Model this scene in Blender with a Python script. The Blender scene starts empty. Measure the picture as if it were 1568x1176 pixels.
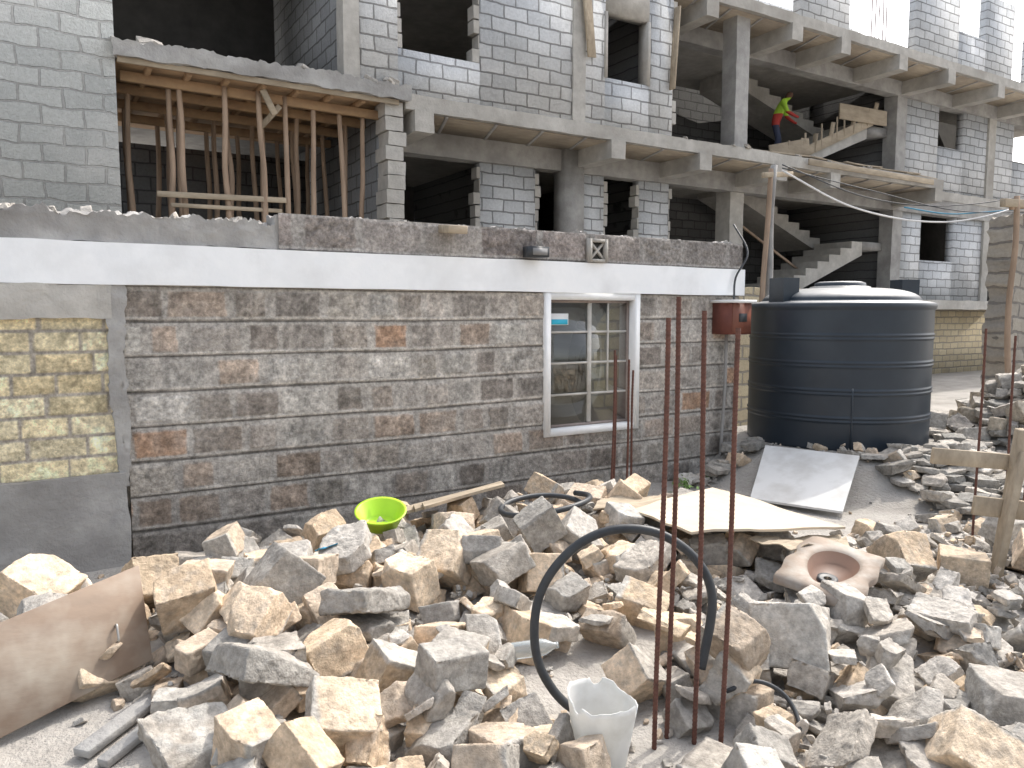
import bpy, bmesh, math, random
import numpy as np
from mathutils import Vector, Matrix
random.seed(7); rng=np.random.default_rng(11)
S=bpy.context.scene
COL=S.collection

# ------------------------------------------------------------------ noise
_T=rng.random((64,64,64)).astype(np.float32)
def vn3(x,y,z):
    xi=np.floor(x).astype(int);yi=np.floor(y).astype(int);zi=np.floor(z).astype(int)
    fx=x-xi;fy=y-yi;fz=z-zi
    fx=fx*fx*(3-2*fx);fy=fy*fy*(3-2*fy);fz=fz*fz*(3-2*fz)
    def g(a,b,c): return _T[(xi+a)&63,(yi+b)&63,(zi+c)&63]
    c00=g(0,0,0)*(1-fx)+g(1,0,0)*fx;c10=g(0,1,0)*(1-fx)+g(1,1,0)*fx
    c01=g(0,0,1)*(1-fx)+g(1,0,1)*fx;c11=g(0,1,1)*(1-fx)+g(1,1,1)*fx
    return (c00*(1-fy)+c10*fy)*(1-fz)+(c01*(1-fy)+c11*fy)*fz
def fbm(x,y,z,o=4,g=.5):
    s=0;a=1;t=0
    for i in range(o):
        s=s+a*vn3(x*2**i+17*i,y*2**i+5*i,z*2**i+9*i);t+=a;a*=g
    return s/t-.5
def sst(a,b,x):
    t=np.clip((x-a)/(b-a),0,1);return t*t*(3-2*t)

# ------------------------------------------------------------------ materials
def N(nt,t,**k):
    n=nt.nodes.new(t)
    for a,b in k.items(): setattr(n,a,b)
    return n
def newmat(name):
    m=bpy.data.materials.new(name);m.use_nodes=True
    nt=m.node_tree;b=nt.nodes['Principled BSDF']
    return m,nt,b
def mixc(nt,fac,a,b,mode='MIX'):
    n=N(nt,'ShaderNodeMix',data_type='RGBA',blend_type=mode)
    for s,v in ((0,fac),(6,a),(7,b)):
        if isinstance(v,(int,float)): n.inputs[s].default_value=v
        elif isinstance(v,tuple): n.inputs[s].default_value=(*v,1)[:4]
        else: nt.links.new(v,n.inputs[s])
    return n.outputs[2]
def noise(nt,scale,detail=5,rough=.6,vec=None):
    n=N(nt,'ShaderNodeTexNoise');n.inputs['Scale'].default_value=scale
    n.inputs['Detail'].default_value=min(detail,4);n.inputs['Roughness'].default_value=rough
    if vec is None:
        tc=N(nt,'ShaderNodeTexCoord');vec=tc.outputs['Object']
    nt.links.new(vec,n.inputs['Vector']);return n.outputs['Fac']
def ramp(nt,fac,a,b):
    r=N(nt,'ShaderNodeMapRange');r.inputs[1].default_value=a;r.inputs[2].default_value=b
    nt.links.new(fac,r.inputs[0]);return r.outputs[0]
def bump(nt,b,h,st,dist=.01):
    n=N(nt,'ShaderNodeBump');n.inputs['Strength'].default_value=st;n.inputs['Distance'].default_value=dist
    nt.links.new(h,n.inputs['Height']);nt.links.new(n.outputs[0],b.inputs['Normal'])
def M(name,c1,c2,scale=6,rough=.85,bs=.5,bscale=40,bd=.01,dirt=None,dscale=1.2,stretch=None,metal=0,spec=.3,top_highlight=None):
    m,nt,b=newmat(name);tc=N(nt,'ShaderNodeTexCoord');vec=tc.outputs['Object']
    if stretch:
        mp=N(nt,'ShaderNodeMapping');mp.inputs['Scale'].default_value=stretch;nt.links.new(vec,mp.inputs[0]);vec=mp.outputs[0]
    f=ramp(nt,noise(nt,scale,8,.65,vec),.3,.7)
    c=mixc(nt,f,c1,c2)
    if dirt:
        c=mixc(nt,ramp(nt,noise(nt,dscale,6,.6),.45,.7),c,dirt)
    if top_highlight:  # paints a pale sun highlight onto faces that point up
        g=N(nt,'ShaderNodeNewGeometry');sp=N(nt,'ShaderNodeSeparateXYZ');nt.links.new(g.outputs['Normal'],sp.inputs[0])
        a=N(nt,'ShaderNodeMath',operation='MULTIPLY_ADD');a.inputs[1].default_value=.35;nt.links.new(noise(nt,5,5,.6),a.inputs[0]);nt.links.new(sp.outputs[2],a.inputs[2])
        c=mixc(nt,ramp(nt,a.outputs[0],.72,1.45),c,top_highlight)
    nt.links.new(c,b.inputs['Base Color'])
    b.inputs['Roughness'].default_value=rough;b.inputs['Metallic'].default_value=metal
    b.inputs['Specular IOR Level'].default_value=spec
    if bs: bump(nt,b,noise(nt,bscale,6,.6,vec),bs,bd)
    return m
def MV(name,scale=25,amt=.35,rough=.9,bs=.6,bscale=60,bd=.01,spec=.2):
    m,nt,b=newmat(name);a=N(nt,'ShaderNodeAttribute',attribute_name='Col')
    f=noise(nt,scale,8,.7);f2=noise(nt,scale*.25,4,.6)
    g=N(nt,'ShaderNodeMapRange');g.inputs[1].default_value=.25;g.inputs[2].default_value=.75
    g.inputs[3].default_value=1-amt;g.inputs[4].default_value=1+amt;nt.links.new(f,g.inputs[0])
    g2=N(nt,'ShaderNodeMapRange');g2.inputs[1].default_value=.3;g2.inputs[2].default_value=.7
    g2.inputs[3].default_value=1-amt*.6;g2.inputs[4].default_value=1+amt*.6;nt.links.new(f2,g2.inputs[0])
    mu=N(nt,'ShaderNodeMath',operation='MULTIPLY');nt.links.new(g.outputs[0],mu.inputs[0]);nt.links.new(g2.outputs[0],mu.inputs[1])
    v=N(nt,'ShaderNodeVectorMath',operation='SCALE');nt.links.new(a.outputs['Color'],v.inputs[0]);nt.links.new(mu.outputs[0],v.inputs['Scale'])
    nt.links.new(v.outputs[0],b.inputs['Base Color']);b.inputs['Roughness'].default_value=rough
    b.inputs['Specular IOR Level'].default_value=spec
    bump(nt,b,noise(nt,bscale,7,.7),bs,bd);return m
def MB(name,axis,c1,c2,cm,bw=.42,rh=.21,ms=.014,dirt=(.2,.19,.18),dk=.35,dist=.06):
    m,nt,b=newmat(name);tc=N(nt,'ShaderNodeTexCoord');sp=N(nt,'ShaderNodeSeparateXYZ')
    nn=N(nt,'ShaderNodeTexNoise');nn.inputs['Scale'].default_value=3.5;nn.inputs['Detail'].default_value=5
    nt.links.new(tc.outputs['Object'],nn.inputs['Vector'])
    sub=N(nt,'ShaderNodeVectorMath',operation='MULTIPLY_ADD');sub.inputs[1].default_value=(dist,dist,dist)
    nt.links.new(nn.outputs['Color'],sub.inputs[0]);nt.links.new(tc.outputs['Object'],sub.inputs[2])
    nt.links.new(sub.outputs[0],sp.inputs[0]);cb=N(nt,'ShaderNodeCombineXYZ')
    nt.links.new(sp.outputs[0 if axis=='x' else 1],cb.inputs[0]);nt.links.new(sp.outputs[2],cb.inputs[1])
    br=N(nt,'ShaderNodeTexBrick');br.inputs['Scale'].default_value=1;br.inputs['Brick Width'].default_value=bw
    br.inputs['Row Height'].default_value=rh;br.inputs['Mortar Size'].default_value=ms;br.inputs['Mortar Smooth'].default_value=.35
    br.inputs['Bias'].default_value=-.1
    br.inputs['Color1'].default_value=(*c1,1);br.inputs['Color2'].default_value=(*c2,1);br.inputs['Mortar'].default_value=(*cm,1)
    nt.links.new(cb.outputs[0],br.inputs['Vector'])
    c=mixc(nt,ramp(nt,noise(nt,22,6,.7),.3,.8),br.outputs['Color'],(.75,.75,.75),'MULTIPLY')
    f=ramp(nt,noise(nt,.8,7,.65),.48,.75);mm=N(nt,'ShaderNodeMath',operation='MULTIPLY');mm.inputs[1].default_value=dk
    nt.links.new(f,mm.inputs[0]);c=mixc(nt,mm.outputs[0],c,dirt)
    nt.links.new(c,b.inputs['Base Color']);b.inputs['Roughness'].default_value=.92;b.inputs['Specular IOR Level'].default_value=.15
    h=N(nt,'ShaderNodeMath',operation='MULTIPLY_ADD');h.inputs[1].default_value=-1.2
    nt.links.new(br.outputs['Fac'],h.inputs[0]);nt.links.new(noise(nt,35,6,.7),h.inputs[2])
    bump(nt,b,h.outputs[0],.9,.02);return m

m_blk_x=MB('gray_block_x','x',(.78,.79,.80),(.62,.635,.65),(.33,.33,.33),dirt=(.30,.29,.28))
m_blk_y=MB('gray_block_y_shaded','y',(.36,.37,.38),(.28,.29,.30),(.17,.17,.17))  # side-wall copy of the block, its shadow tone painted into the colour
m_blk_old=MB('gray_block_plastered','x',(.60,.63,.635),(.50,.53,.54),(.45,.46,.465),ms=.014,dirt=(.70,.71,.71),dk=.85,dist=.10)
m_blk_in=MB('gray_block_room_shade','x',(.20,.20,.20),(.15,.15,.15),(.1,.1,.1))  # darker copy of the gray block, room shade painted into its colour
m_yel=MB('yellow_stone_x','x',(.62,.54,.38),(.50,.42,.29),(.36,.33,.28),bw=.36,rh=.17,ms=.018)
m_yeld=MB('brown_stone_x','x',(.46,.42,.36),(.36,.33,.29),(.26,.24,.22),bw=.36,rh=.2,ms=.018,dist=.12)
m_conc=M('raw_concrete',(.44,.43,.41),(.31,.30,.29),5,.9,.6,30,.015,dirt=(.23,.22,.21))
m_concl=M('pale_concrete',(.54,.52,.48),(.40,.38,.35),6,.9,.6,30,.015,dirt=(.33,.31,.28))
m_soffit=M('formwork_soffit',(.46,.39,.30),(.32,.27,.21),3,.8,.3,20,.01,dirt=(.25,.21,.17),stretch=(1,6,1))
m_ply=M('formwork_ochre',(.42,.28,.16),(.28,.18,.11),4,.8,.3,20,.01,stretch=(1,5,1))
m_wood=M('pole_timber',(.46,.34,.25),(.24,.17,.12),8,.85,.5,20,.01,stretch=(1,1,.15))
m_plank=M('weathered_plank',(.48,.40,.30),(.28,.23,.17),6,.85,.5,15,.01,stretch=(.3,4,1))
m_band=M('white_painted_plaster',(.90,.91,.92),(.84,.86,.88),4,.7,.3,25,.005,dirt=(.76,.77,.78),dscale=2.2)
m_white=M('white_paint',(.86,.86,.86),(.78,.78,.77),8,.5,.15,40,.004)
m_dark=M('painted_shade',(.08,.075,.07),(.05,.048,.045),3,.95,.3,12)  # near-black colour stands in for the shade of deep rooms and recesses
m_rust=M('rusty_rebar',(.17,.08,.06),(.10,.05,.04),40,.8,.5,150,.002,spec=.3,metal=.2)
m_hose=M('black_hose',(.03,.033,.038),(.055,.06,.065),12,.45,.1,80,.002,spec=.4)
m_tank=M('tank_plastic',(.013,.021,.032),(.020,.030,.043),2.5,.40,.06,25,.004,dirt=(.035,.047,.062),dscale=1.0,spec=.5,top_highlight=(.46,.46,.45))  # sunlit look of dome and rib tops is put into the colour
m_rub=MV('rubble_stone',32,.32,.93,.9,70,.008)
m_stonew=MV('dressed_stone',34,.42,.93,1.0,45,.016)
m_cable=M('white_cable',(.7,.7,.7),(.6,.6,.6),8,.5,0)
m_blue=M('blue_plastic',(.05,.22,.35),(.08,.28,.42),8,.6,.2)

# ------------------------------------------------------------------ mesh helpers
def empty(name):
    e=bpy.data.objects.new(name,None);COL.objects.link(e);return e
def link(name,me,mat=None,parent=None,smooth=False):
    o=bpy.data.objects.new(name,me);COL.objects.link(o)
    if mat: me.materials.append(mat)
    if parent: o.parent=parent
    if smooth: me.polygons.foreach_set('use_smooth',[True]*len(me.polygons))
    return o
def npmesh(name,V,F,col=None):
    V=np.asarray(V,dtype=np.float32);F=np.asarray(F,dtype=np.int32)
    me=bpy.data.meshes.new(name);k=F.shape[1]
    me.vertices.add(len(V));me.vertices.foreach_set('co',V.ravel())
    me.loops.add(F.size);me.loops.foreach_set('vertex_index',F.ravel())
    me.polygons.add(len(F));me.polygons.foreach_set('loop_start',np.arange(0,F.size,k,dtype=np.int32))
    me.polygons.foreach_set('loop_total',np.full(len(F),k,dtype=np.int32))
    me.update(calc_edges=True)
    if col is not None:
        a=me.attributes.new('Col','FLOAT_COLOR','POINT')
        c=np.ones((len(V),4),dtype=np.float32);c[:,:3]=col;a.data.foreach_set('color',c.ravel())
    return me
BF=[(0,3,2,1),(4,5,6,7),(0,1,5,4),(1,2,6,5),(2,3,7,6),(3,0,4,7)]
def box(name,x0,x1,y0,y1,z0,z1,mat,parent=None):
    V=[(x0,y0,z0),(x1,y0,z0),(x1,y1,z0),(x0,y1,z0),(x0,y0,z1),(x1,y0,z1),(x1,y1,z1),(x0,y1,z1)]
    return link(name,npmesh(name,V,BF),mat,parent)
def rbox(name,x0,x1,y0,y1,z0,z1,mat,parent=None,res=.08,amp=.02,fr=4.,topamp=0,smooth=False,seed=0,endamp=0):
    """subdivided box with weathered, uneven faces"""
    L=np.array([x1-x0,y1-y0,z1-z0]);n=np.clip((L/res).round().astype(int),1,400)
    Vs=[];Fs=[];off=0
    for ax in range(3):
        u,v=[(1,2),(2,0),(0,1)][ax]
        for side in (0,1):
            gu,gv=np.meshgrid(np.linspace(0,1,n[u]+1),np.linspace(0,1,n[v]+1),indexing='ij')
            P=np.zeros(gu.shape+(3,));P[...,u]=gu;P[...,v]=gv;P[...,ax]=side
            P=P.reshape(-1,3);idx=np.arange(len(P)).reshape(gu.shape)+off
            q=np.stack([idx[:-1,:-1],idx[1:,:-1],idx[1:,1:],idx[:-1,1:]],-1).reshape(-1,4)
            if side==0:q=q[:,::-1]
            Vs.append(P);Fs.append(q);off+=len(P)
    P=np.concatenate(Vs);F=np.concatenate(Fs)
    W=np.array([x0,y0,z0])+P*L
    d=np.stack([fbm(W[:,0]*fr+i*13+seed,W[:,1]*fr+i*7,W[:,2]*fr+i*3,4,.6) for i in range(3)],-1)*2*amp
    W2=W+d
    if topamp: W2[:,2]+=(P[:,2]>.99)*topamp*(fbm(W[:,0]*7+seed,W[:,1]*5,W[:,0]*0+3.3,6,.75)*2)
    if endamp: W2[:,0]+=endamp*2*(fbm(W[:,2]*6+seed,W[:,1]*0,P[:,0]*9+3.3,5,.7))
    return link(name,npmesh(name,W2,F),mat,parent,smooth)
def cr(pts,k=8):
    P=[np.array(p,float) for p in pts];P=[2*P[0]-P[1]]+P+[2*P[-1]-P[-2]];o=[]
    for i in range(1,len(P)-2):
        for j in range(k):
            t=j/k;o.append(.5*((2*P[i])+(-P[i-1]+P[i+1])*t+(2*P[i-1]-5*P[i]+4*P[i+1]-P[i+2])*t*t+(-P[i-1]+3*P[i]-3*P[i+1]+P[i+2])*t**3))
    o.append(P[-2]);return np.array(o)
def tube(name,pts,r,mat,parent=None,ns=10,smooth=True,rf=None):
    P=np.asarray(pts,float);n=len(P);T=np.gradient(P,axis=0);T/=np.linalg.norm(T,axis=1)[:,None]+1e-9
    a=np.array([0,0,1.]) if abs(T[0][2])<.9 else np.array([1.,0,0])
    V=[];u=np.cross(T[0],a);u/=np.linalg.norm(u)
    for i in range(n):
        u=u-T[i]*np.dot(u,T[i]);u/=np.linalg.norm(u);w=np.cross(T[i],u)
        rr=(r[i] if hasattr(r,'__len__') else r)*(rf(i) if rf else 1)
        for j in range(ns):
            t=2*math.pi*j/ns;V.append(P[i]+rr*(math.cos(t)*u+math.sin(t)*w))
    F=[(i*ns+j,i*ns+(j+1)%ns,(i+1)*ns+(j+1)%ns,(i+1)*ns+j) for i in range(n-1) for j in range(ns)]
    me=bpy.data.meshes.new(name)
    me.from_pydata([tuple(v) for v in V],[],F+[tuple(range(ns))[::-1],tuple((n-1)*ns+j for j in range(ns))]);me.update()
    return link(name,me,mat,parent,smooth)
def pole(name,p0,p1,r0,r1,mat,parent=None,wob=.02,n=6):
    p0=np.array(p0,float);p1=np.array(p1,float);t=np.linspace(0,1,n)[:,None]
    P=p0+(p1-p0)*t;w=(rng.random((n,3))-.5)*2*wob;w[0]=0;w[-1]=0;P=P+w
    return tube(name,cr(P,3),np.interp(np.linspace(0,1,(n-1)*3+1),[0,1],[r0,r1]),mat,parent,8)
def bar(name,p0,p1,w,h,mat,parent=None):
    p0=Vector(p0);p1=Vector(p1);d=(p1-p0);L=d.length;d.normalize()
    s=d.cross(Vector((0,0,1)));
    if s.length<.1:s=Vector((1,0,0))
    s.normalize();u=s.cross(d)
    V=[]
    for t in (0,1):
        for a,b in ((-1,-1),(1,-1),(1,1),(-1,1)):
            V.append(tuple(p0+d*L*t+s*a*w/2+u*b*h/2))
    F=[(0,1,2,3),(7,6,5,4),(0,4,5,1),(1,5,6,2),(2,6,7,3),(3,7,4,0)]
    o=link(name,npmesh(name,V,F),mat,parent);bv=o.modifiers.new('b','BEVEL');bv.width=min(w,h)*.08;return o
def lathe(name,prof,c,mat,parent=None,ns=96,rot=None,fr=None):
    V=[];n=len(prof)
    for i,(r,z) in enumerate(prof):
        for j in range(ns):
            t=2*math.pi*j/ns;rr=r*(fr(t,z) if fr else 1);V.append((rr*math.cos(t),rr*math.sin(t),z))
    F=[(i*ns+j,i*ns+(j+1)%ns,(i+1)*ns+(j+1)%ns,(i+1)*ns+j) for i in range(n-1) for j in range(ns)]
    o=link(name,npmesh(name,V,F),mat,parent,True);o.location=c
    if rot:o.rotation_euler=rot
    return o
def fixn(me):
    bm=bmesh.new();bm.from_mesh(me);bmesh.ops.recalc_face_normals(bm,faces=bm.faces);bm.to_mesh(me);bm.free()

# ------------------------------------------------------------------ terrain
TC=(7.08,5.05);TR_=.875
def mound(x,y): return .80*np.exp(-(((x-9.2)/1.0)**2+((y-4.0)/.7)**2)**1.3)
def ground_h(x,y):
    h=.16*np.exp(-((x-1.6)/1.6)**2-((y-3.5)/.9)**2)
    h=h+.08*np.exp(-((x-3.6)/1.0)**2-((y-2.2)/.6)**2)
    h=h+.10*np.exp(-((x-3.2)/1.0)**2-((y-4.2)/.5)**2)
    r=np.sqrt((x-TC[0])**2+(y-TC[1])**2);h=np.maximum(h,.30*sst(1.9,1.05,r))
    h=np.maximum(h,mound(x,y))
    h=h+.03*fbm(x*1.5,y*1.5,x*0+.3,4)+.020*fbm(x*9,y*9,x*0+2.3,5,.7)
    far=sst(12,20,np.abs(x-4))
    return h*(1-far)
ax=np.concatenate([[-160,-80,-40,-20,-10,-5],np.arange(-2,11.01,.025),[12,13.5,15,18,22,27,35,50,90,160]])
ay=np.concatenate([[-160,-80,-40,-20,-8,-3],np.arange(-.5,6.8,.025),[7.2,8,9,10,11,12,14,17,21,30,60,110,160]])
gx,gy=np.meshgrid(ax,ay,indexing='ij');gz=ground_h(gx,gy)
idx=np.arange(gx.size).reshape(gx.shape)
q=np.stack([idx[:-1,:-1],idx[1:,:-1],idx[1:,1:],idx[:-1,1:]],-1).reshape(-1,4)
m_ground=M('dusty_ground',(.43,.405,.37),(.29,.27,.245),3.5,.95,1.0,38,.02,dirt=(.47,.445,.415),dscale=.9)
link('ground',npmesh('ground',np.stack([gx,gy,gz],-1).reshape(-1,3),q),m_ground,None,True)

# ------------------------------------------------------------------ front stone wall
wall=empty('stone_wall')
def blockface(x0,x1,z0,z1,y,ch,lens,pal,mort,name,parent,mat,res=.010,wob=.012,edge=.016,rough=.014,hole=None,groove=True,lowdark=True,vj=1.0,smear=1.0,lowtone=0.70):
    nx=int((x1-x0)/res);nz=int((z1-z0)/res)
    X,Z=np.meshgrid(np.linspace(x0,x1,nx+1),np.linspace(z0,z1,nz+1),indexing='ij')
    Zw=Z+.02*fbm(X*.8,Z*0+1,Z*0+5,3)
    row=np.floor((Zw-z0)/ch).astype(int);fz=(Zw-z0)-row*ch
    col=np.zeros(X.shape+(3,));D=np.zeros(X.shape)
    col[:]=mort
    for r in range(row.min(),row.max()+1):
        xs=[x0-random.random()*lens[1]]
        while xs[-1]<x1: xs.append(xs[-1]+random.uniform(*lens))
        xs=np.array(xs);mk=row==r;xx=X[mk];zz=Z[mk]
        xw=xx+.03*vj*fbm(xx*4,zz*10,xx*0+r*2.3,3)
        k=np.clip(np.searchsorted(xs,xw)-1,0,len(xs)-2)
        pc=np.array([pal[random.randrange(len(pal))] for _ in xs])*np.array([random.uniform(.75,1.2) for _ in xs])[:,None]
        am=np.array([random.uniform(.3,1.4) for _ in xs]);of=np.array([random.uniform(-.005,.007) for _ in xs])
        pt=np.array([random.uniform(.8,1.1) if random.random()<.82 else .35 for _ in xs])
        mg=np.array([random.uniform(.0,.04)*vj for _ in xs])
        d=np.minimum(np.minimum(xw-xs[k],xs[k+1]-xw)-mg[k],np.minimum(fz[mk],ch-fz[mk])-.021*vj)
        d=d+wob*2*fbm(xx*18,zz*18,xx*0+r*3.1,4,.65)
        s=sst(edge*.3,edge*1.1,d)
        nn=fbm(xx*16,zz*16,xx*0+k*1.7,5,.7)
        nn2=np.abs(fbm(xx*34+7,zz*20,xx*0+k*2.7,3,.6))
        D[mk]=s*(.004+of[k]+rough*am[k]*(nn+.6*nn2))
        cc=pc[k]*(1+1.3*nn[:,None]-.9*nn2[:,None]*am[k][:,None])
        a=(s*(1-smear+smear*pt[k]*(1+1.0*fbm(xx*8,zz*8,xx*0+40,4)))).clip(0,1)[:,None]
        col[mk]=col[mk]*(1-a)+cc*a
    if groove:
        w=.004+.002*fbm(X*9,Z*0,Z*0+3,2)
        e=np.minimum(fz,ch-fz);g=1-sst(w,w+.006,e)
        D-=g*.008;col*= (1-.65*g)[...,None]
        e2=np.abs(fz-.018);g2=1-sst(.005,.012,e2);D+=g2*.005;col*=(1+.22*g2)[...,None]
    st=fbm(X*.7,Z*1.6,X*0+9,5);st2=fbm(X*3,Z*3,X*0+19,5,.65)
    col*=(1+smear*(.4*st+.3*st2))[...,None]
    D+=.004*st2
    if lowdark: col*=(lowtone+(1-lowtone)*sst(.0,.75,Z))[...,None]  # face colour gets darker towards the bottom
    idx=np.arange(X.size).reshape(X.shape)
    q=np.stack([idx[:-1,:-1],idx[1:,:-1],idx[1:,1:],idx[:-1,1:]],-1)
    if hole:
        cx=(X[:-1,:-1]+X[1:,1:])/2;cz=(Z[:-1,:-1]+Z[1:,1:])/2
        keep=~((cx>hole[0])&(cx<hole[1])&(cz>hole[2])&(cz<hole[3]));q=q[keep]
    q=q.reshape(-1,4)
    return link(name,npmesh(name,np.stack([X,y-D,Z],-1).reshape(-1,3),q,np.clip(col,.02,.9).reshape(-1,3)),mat,parent,True)
pal=[(.44,.40,.36),(.36,.32,.28),(.44,.355,.29),(.38,.345,.31),(.54,.51,.47),(.29,.255,.225),(.44,.415,.38),(.44,.29,.20),(.37,.32,.275),(.50,.475,.435),(.40,.325,.265),(.42,.385,.34),(.33,.30,.27)]
WX=(3.66,4.64,.58,1.775)
blockface(.46,5.985,-.03,1.775,5.4,.2255,(.20,.44),pal,(.43,.40,.365),'stone_face',wall,m_stonew,hole=WX,rough=.018)
m_core=m_yeld
for n_,a in (('core_left',(-4,3.67,5.43,5.6,-.1,1.78)),('core_right',(4.63,5.985,5.43,5.6,-.1,1.78)),('core_sill',(3.67,4.63,5.43,5.6,-.1,.575))):
    box(n_,*a,m_core,wall)
blockface(-2.6,.42,.58,1.62,5.415,.13,(.22,.36),[(.84,.72,.47),(.88,.77,.52),(.78,.65,.41),(.82,.72,.50)],(.40,.36,.31),'yellow_infill',wall,m_stonew,groove=False,lowdark=False,rough=.022,edge=.010,wob=.008,vj=.2,smear=.12)
rbox('mortar_strip',-4,.40,5.365,5.44,1.57,1.775,m_concl,wall,.03,.02,6)
rbox('plinth_render',-4,.44,5.35,5.45,-.1,.60,m_conc,wall,.03,.022,4)
rbox('edge_mortar',.385,.475,5.375,5.45,.5,1.79,m_conc,wall,.02,.02,10,endamp=.045)
rbox('white_band',-4,6.02,5.365,5.62,1.778,2.035,m_band,wall,.05,.006,3)
rbox('top_course',-4,1.42,5.395,5.6,2.037,2.215,m_conc,wall,.015,.022,8,.09)
blockface(1.44,6.0,2.037,2.285,5.39,.27,(.4,.6),[(.34,.31,.29),(.28,.25,.23),(.38,.35,.33),(.32,.28,.26)],(.33,.31,.29),'top_course_stone',wall,m_stonew,rough=.045,lowdark=False)
rbox('top_course_core',1.42,5.99,5.40,5.6,2.04,2.275,m_conc,wall,.015,.012,8,.07)
def frame(name,x0,x1,z0,z1,w,y0,y1,mat,par):
    box(name+'_l',x0,x0+w,y0,y1,z0,z1,mat,par);box(name+'_r',x1-w,x1,y0,y1,z0,z1,mat,par)
    box(name+'_b',x0+w,x1-w,y0+.002,y1-.002,z0,z0+w,mat,par);box(name+'_t',x0+w,x1-w,y0+.002,y1-.002,z1-w,z1,mat,par)
win=empty('window')
frame('plaster_surround',3.63,4.67,.55,1.777,.06,5.37,5.59,m_white,win)
frame('steel_frame',3.692,4.608,.612,1.715,.022,5.45,5.48,M('window_steel',(.35,.3,.27),(.25,.2,.18),8,.6,0),win)
m_st=M('window_bar',(.66,.64,.6),(.48,.45,.41),8,.6,0)
box('mullion',4.14,4.175,5.445,5.48,.64,1.69,m_st,win)
for i,z in enumerate((.885,1.16,1.43)): box('bar_%d'%i,3.72,4.58,5.453,5.472,z,z+.018,m_st,win)
box('mullion_side',4.36,4.375,5.452,5.473,.9,1.69,m_st,win)
mg,nt,b=newmat('window_glass')
nt.nodes.remove(b);tr=N(nt,'ShaderNodeBsdfTransparent');tr.inputs[0].default_value=(.8,.83,.82,1)
gl=N(nt,'ShaderNodeBsdfGlossy');gl.inputs['Roughness'].default_value=.02;fr=N(nt,'ShaderNodeFresnel');fr.inputs[0].default_value=1.55
mx=N(nt,'ShaderNodeMixShader');ad=N(nt,'ShaderNodeMath',operation='MULTIPLY_ADD');ad.inputs[1].default_value=1.3;ad.inputs[2].default_value=.05
nt.links.new(fr.outputs[0],ad.inputs[0]);nt.links.new(ad.outputs[0],mx.inputs[0])
nt.links.new(tr.outputs[0],mx.inputs[1]);nt.links.new(gl.outputs[0],mx.inputs[2]);nt.links.new(mx.outputs[0],nt.nodes['Material Output'].inputs[0])
box('glass_pane',3.715,4.585,5.462,5.466,.635,1.695,mg,win)
box('sticker',3.74,3.93,5.455,5.459,1.50,1.60,m_white,win);box('sticker_print',3.75,3.92,5.452,5.4545,1.505,1.55,M('sticker_blue',(.05,.45,.65),(.05,.5,.7),8,.5,0),win)
v=empty('vent_block');frame('vent_frame',4.06,4.26,2.04,2.24,.028,5.33,5.40,m_concl,v);box('vent_back',4.08,4.24,5.375,5.385,2.06,2.22,m_dark,v)
bar('vent_bar_1',(4.09,5.365,2.07),(4.23,5.365,2.21),.03,.02,m_concl,v);bar('vent_bar_2',(4.09,5.364,2.21),(4.23,5.364,2.07),.03,.02,m_concl,v)
l=empty('flood_lamp');box('lamp_body',3.40,3.58,5.24,5.36,2.055,2.14,m_hose,l);box('lamp_glass',3.42,3.56,5.235,5.239,2.07,2.125,M('lamp_lens',(.2,.2,.2),(.25,.25,.25),4,.2,0),l)
box('lamp_bracket',3.46,3.52,5.35,5.40,2.06,2.10,m_rust,l)
t=empty('timber_stub');bar('stub_board',(2.70,5.15,2.22),(2.74,5.5,2.26),.15,.06,m_plank,t)
mb=empty('meter_box');m_red=M('oxide_paint',(.20,.07,.05),(.14,.05,.04),8,.6,.2)
box('box_body',5.60,5.88,5.15,5.385,1.40,1.70,m_red,mb);box('box_door',5.615,5.865,5.14,5.148,1.415,1.685,M('oxide_door',(.24,.09,.06),(.17,.07,.05),5,.5,.1),mb)
box('box_roof',5.57,5.91,5.11,5.388,1.702,1.73,m_white,mb);box('box_gauge',5.70,5.80,5.13,5.139,1.52,1.60,m_hose,mb)
tube('conduit',[(5.74,5.33,1.4),(5.74,5.33,.9),(5.72,5.34,.4),(5.7,5.34,.0)],.016,m_conc,mb)
tube('cable',cr([(5.80,5.3,1.72),(5.85,5.33,1.95),(6.02,5.34,2.2),(6.1,5.6,2.5)],6),.01,m_hose,mb)
rbox('yellow_block_wall',1.5,9.6,7.2,7.4,0,1.95,m_yel,None,.1,.012,4,.08)

# ------------------------------------------------------------------ large unfinished building
B=empty('unfinished_building')
def slab(name,x0,x1,y0,y1,z0,z1): rbox(name,x0,x1,y0,y1,z0,z1,m_concl,B,.12,.018,3,.02)
slab('floor_slab_ground',-5,25,10.6,17,1.70,1.92)
slab('floor_slab_first',4.62,18.3,10.4,17,4.50,4.72);slab('floor_slab_first_far',18.3,26,11.4,17,4.50,4.72)
rbox('slab_left_edge',.9,4.66,10.3,10.6,4.60,4.80,m_conc,B,.04,.035,5,.09)
box('slab_left',.9,4.62,10.6,17,4.60,4.78,m_conc,B)
slab('floor_slab_second',3.6,27,10.35,17,7.20,7.40);slab('floor_slab_second_left',-5,3.6,11.0,17,7.20,7.4)
box('soffit_first',4.9,18.2,10.5,11.45,4.485,4.497,m_soffit,B);box('soffit_second',9.9,26,10.45,11.45,7.185,7.197,m_soffit,B)
for i,x in enumerate(np.arange(5.3,18.2,.85)): bar('soffit_joint_%d'%i,(x,10.45,4.48),(x+.35,11.45,4.48),.05,.02,m_conc,B)
for i,x in enumerate(np.arange(10.3,25,.85)): bar('soffit2_joint_%d'%i,(x,10.45,7.18),(x+.35,11.45,7.18),.05,.02,m_conc,B)
box('soffit_left',.95,4.6,10.45,14,4.575,4.597,m_ply,B)
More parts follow.
